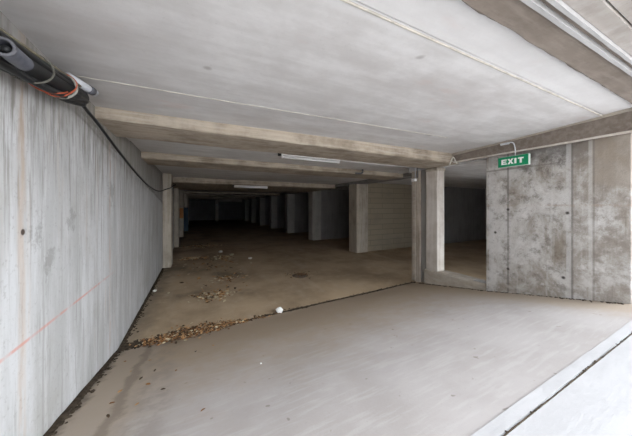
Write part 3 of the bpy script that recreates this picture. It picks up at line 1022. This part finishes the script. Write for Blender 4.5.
# single leaves on the ramp
spots = [(165, 343), (213, 346), (163, 390), (203, 411), (120, 392), (141, 379), (148, 385), (131, 372), (155, 371), (112, 404), (137, 405), (108, 417), (176, 371), (150, 361), (196, 352), (125, 362)]
c26, s26 = math.cos(math.atan(.5)), math.sin(math.atan(.5))
def on_ramp(uu, vv):
    a, b = (uu - 316)/240, (207 - vv)/240
    X, Y = a*c26 + s26, -a*s26 + c26
    s = 1.0
    for _ in range(40):
        s = zr(X*s, Y*s) / b
    return X*s, Y*s
leaf_me = None
for i, (uu, vv) in enumerate(spots):
    X, Y = on_ramp(uu, vv)
    p = V(X, Y, zr(X, Y)) + Vector((0, 0, .006))
    bm = bmesh.new(); leaf(bm, Vector((0, 0, 0)), R.uniform(.012, .022), 300 + i, .5)
    o = link('dry_leaf', bm, LM[i % 3])
    o.location = p
    tag(o, 'single dry leaf lying loose on the ramp near the left wall', 'leaf', 'loose leaves on the ramp')

# white crumpled paper, stones, bits
def crumple(name, p, s, mat, lab, cat, seed, flat=.85, sub=4, amp=.35, group=None):
    bm = bmesh.new()
    bmesh.ops.create_icosphere(bm, subdivisions=sub, radius=s)
    for v in bm.verts:
        q = v.co.normalized()*1.9 + Vector((seed*3.7, seed, 0))
        d = abs(mnoise.noise(q))*1.2 + .5*abs(mnoise.noise(q*2.3)) - .4
        v.co *= 1 + amp*d*1.6
        v.co.z *= flat
    zm = min(v.co.z for v in bm.verts)
    o = link(name, bm, mat)
    o.location = p - Vector((0, 0, zm + s*.04))
    return tag(o, lab, cat, group)
crumple('crumpled_paper', V(.705, joint_y(.705) + .005, -1), .048, M['paper'], 'white crumpled paper ball lying on the floor joint', 'paper', 1)
crumple('stone', V(-.435, 3.38, -1), .030, M['stone'], 'small pale stone at the foot of the left wall', 'stone', 2, .7)
crumple('paper_scrap', V(.93, 4.68, -1), .06, M['stone'], 'small pale scrap lying alone right of the litter patches', 'scrap', 3, .5)
crumple('paper_scrap', V(.485, 5.66, -1), .07, M['stone'], 'pale scrap lying behind the yellowish litter patch', 'scrap', 4, .5)
crumple('paper_scrap', V(.66, 5.22, -1), .07, M['scrap'], 'yellowish scrap between the litter patch and the lone pale scrap', 'scrap', 5, .4)
X, Y = on_ramp(261, 364)
crumple('stone', V(X, Y, zr(X, Y)), .008, M['paper'], 'tiny white pebble in the middle of the grey ramp', 'stone', 6, .8, 2)
# pale piece on the kerb by the exit wall
bm = bmesh.new()
loft(bm, [V(2.63, 1.40, -.777), V(2.69, 1.40, -.777), V(2.69, 1.40, -.766), V(2.63, 1.40, -.768)],
     [V(2.63, 1.53, -.778), V(2.68, 1.53, -.778), V(2.68, 1.53, -.770), V(2.63, 1.53, -.772)], 8, .004, 61)
tag(link('pale_kerb_piece', bm, M['lip']), 'flat pale piece on the kerb against the exit wall', 'scrap')

# dark round floor patch, shaped as a drain cover
t = thing('floor_patch', 'dark round patch built as a drain cover in the corridor floor at centre', 'drain', V(1.36, 3.235, -1))
bm = bmesh.new()
bmesh.ops.create_cone(bm, cap_ends=True, segments=36, radius1=.20, radius2=.19, depth=.012)
bmesh.ops.translate(bm, vec=V(1.36, 3.235, -1) + Vector((0, 0, .004)), verts=bm.verts)
cover = link('cover', bm, M['iron'], t)
bm = bmesh.new()
for k in range(-4, 5):
    w = math.sqrt(max(0, .17**2 - (k*.036)**2))
    mbox(bm, V(1.36, 3.235, -1) + Vector((0, k*.036, .012)), (2*w, .014, .008))
link('grating', bm, M['iron'], cover)
bm = bmesh.new()
for i in range(170):
    a, q = R.uniform(0, 6.283), abs(R.gauss(0, .17))
    leaf(bm, V(1.36, 3.235, -1) + Vector((math.cos(a)*q*1.2, math.sin(a)*q, .02)), R.uniform(.012, .03), 20000 + i, .6, R.choice([2, 2, 0]))
tag(link('patch_leaves', bm, LM), 'dark leaves gathered over the dark round patch', 'leaves', kind='stuff')

# ------------------------------------------------------------------ light
w = bpy.data.worlds.new('overcast'); S.world = w; w.use_nodes = True
nt = w.node_tree; nt.nodes.clear()
out = nt.nodes.new('ShaderNodeOutputWorld'); bg = nt.nodes.new('ShaderNodeBackground')
bg.inputs['Color'].default_value = (.86, .92, 1.0, 1); bg.inputs['Strength'].default_value = 1.5
nt.links.new(bg.outputs[0], out.inputs[0])

sun = bpy.data.lights.new('sun', 'SUN'); sun.energy = 2.5; sun.angle = math.radians(80); sun.color = (.94, .97, 1.0)
so = bpy.data.objects.new('sun', sun); COL.objects.link(so)
so.rotation_euler = Vector((-.62, .56, -.50)).to_track_quat('-Z', 'Y').to_euler()
so.location = (10, 3, 14)

sun = bpy.data.lights.new('yard_fill_sun', 'SUN'); sun.energy = 4.0; sun.angle = math.radians(8); sun.color = (1.0, .96, .90)
so = bpy.data.objects.new('yard_fill_sun', sun); COL.objects.link(so)  # second sun added; its bounce off the yard brightens the ceiling
so.rotation_euler = Vector((-.45, -.14, -.88)).to_track_quat('-Z', 'Y').to_euler()
so.location = (8, 3, 16)
S.cycles.diffuse_bounces = 12
S.cycles.max_bounces = 14

# ------------------------------------------------------------------ camera
cam = bpy.data.cameras.new('camera'); co = bpy.data.objects.new('camera', cam); COL.objects.link(co)
cam.sensor_width = 36; cam.lens = 36*240/632
cam.shift_y = -11/632
cam.clip_start = .02
co.location = V(0, 0, 0)
co.rotation_euler = (math.pi/2, 0, -math.atan(.5))
S.camera = co
S.view_settings.view_transform = 'Standard'
S.view_settings.look = 'None'
S.view_settings.gamma = 1
S.view_settings.use_curve_mapping = False
S.view_settings.exposure = 1.72
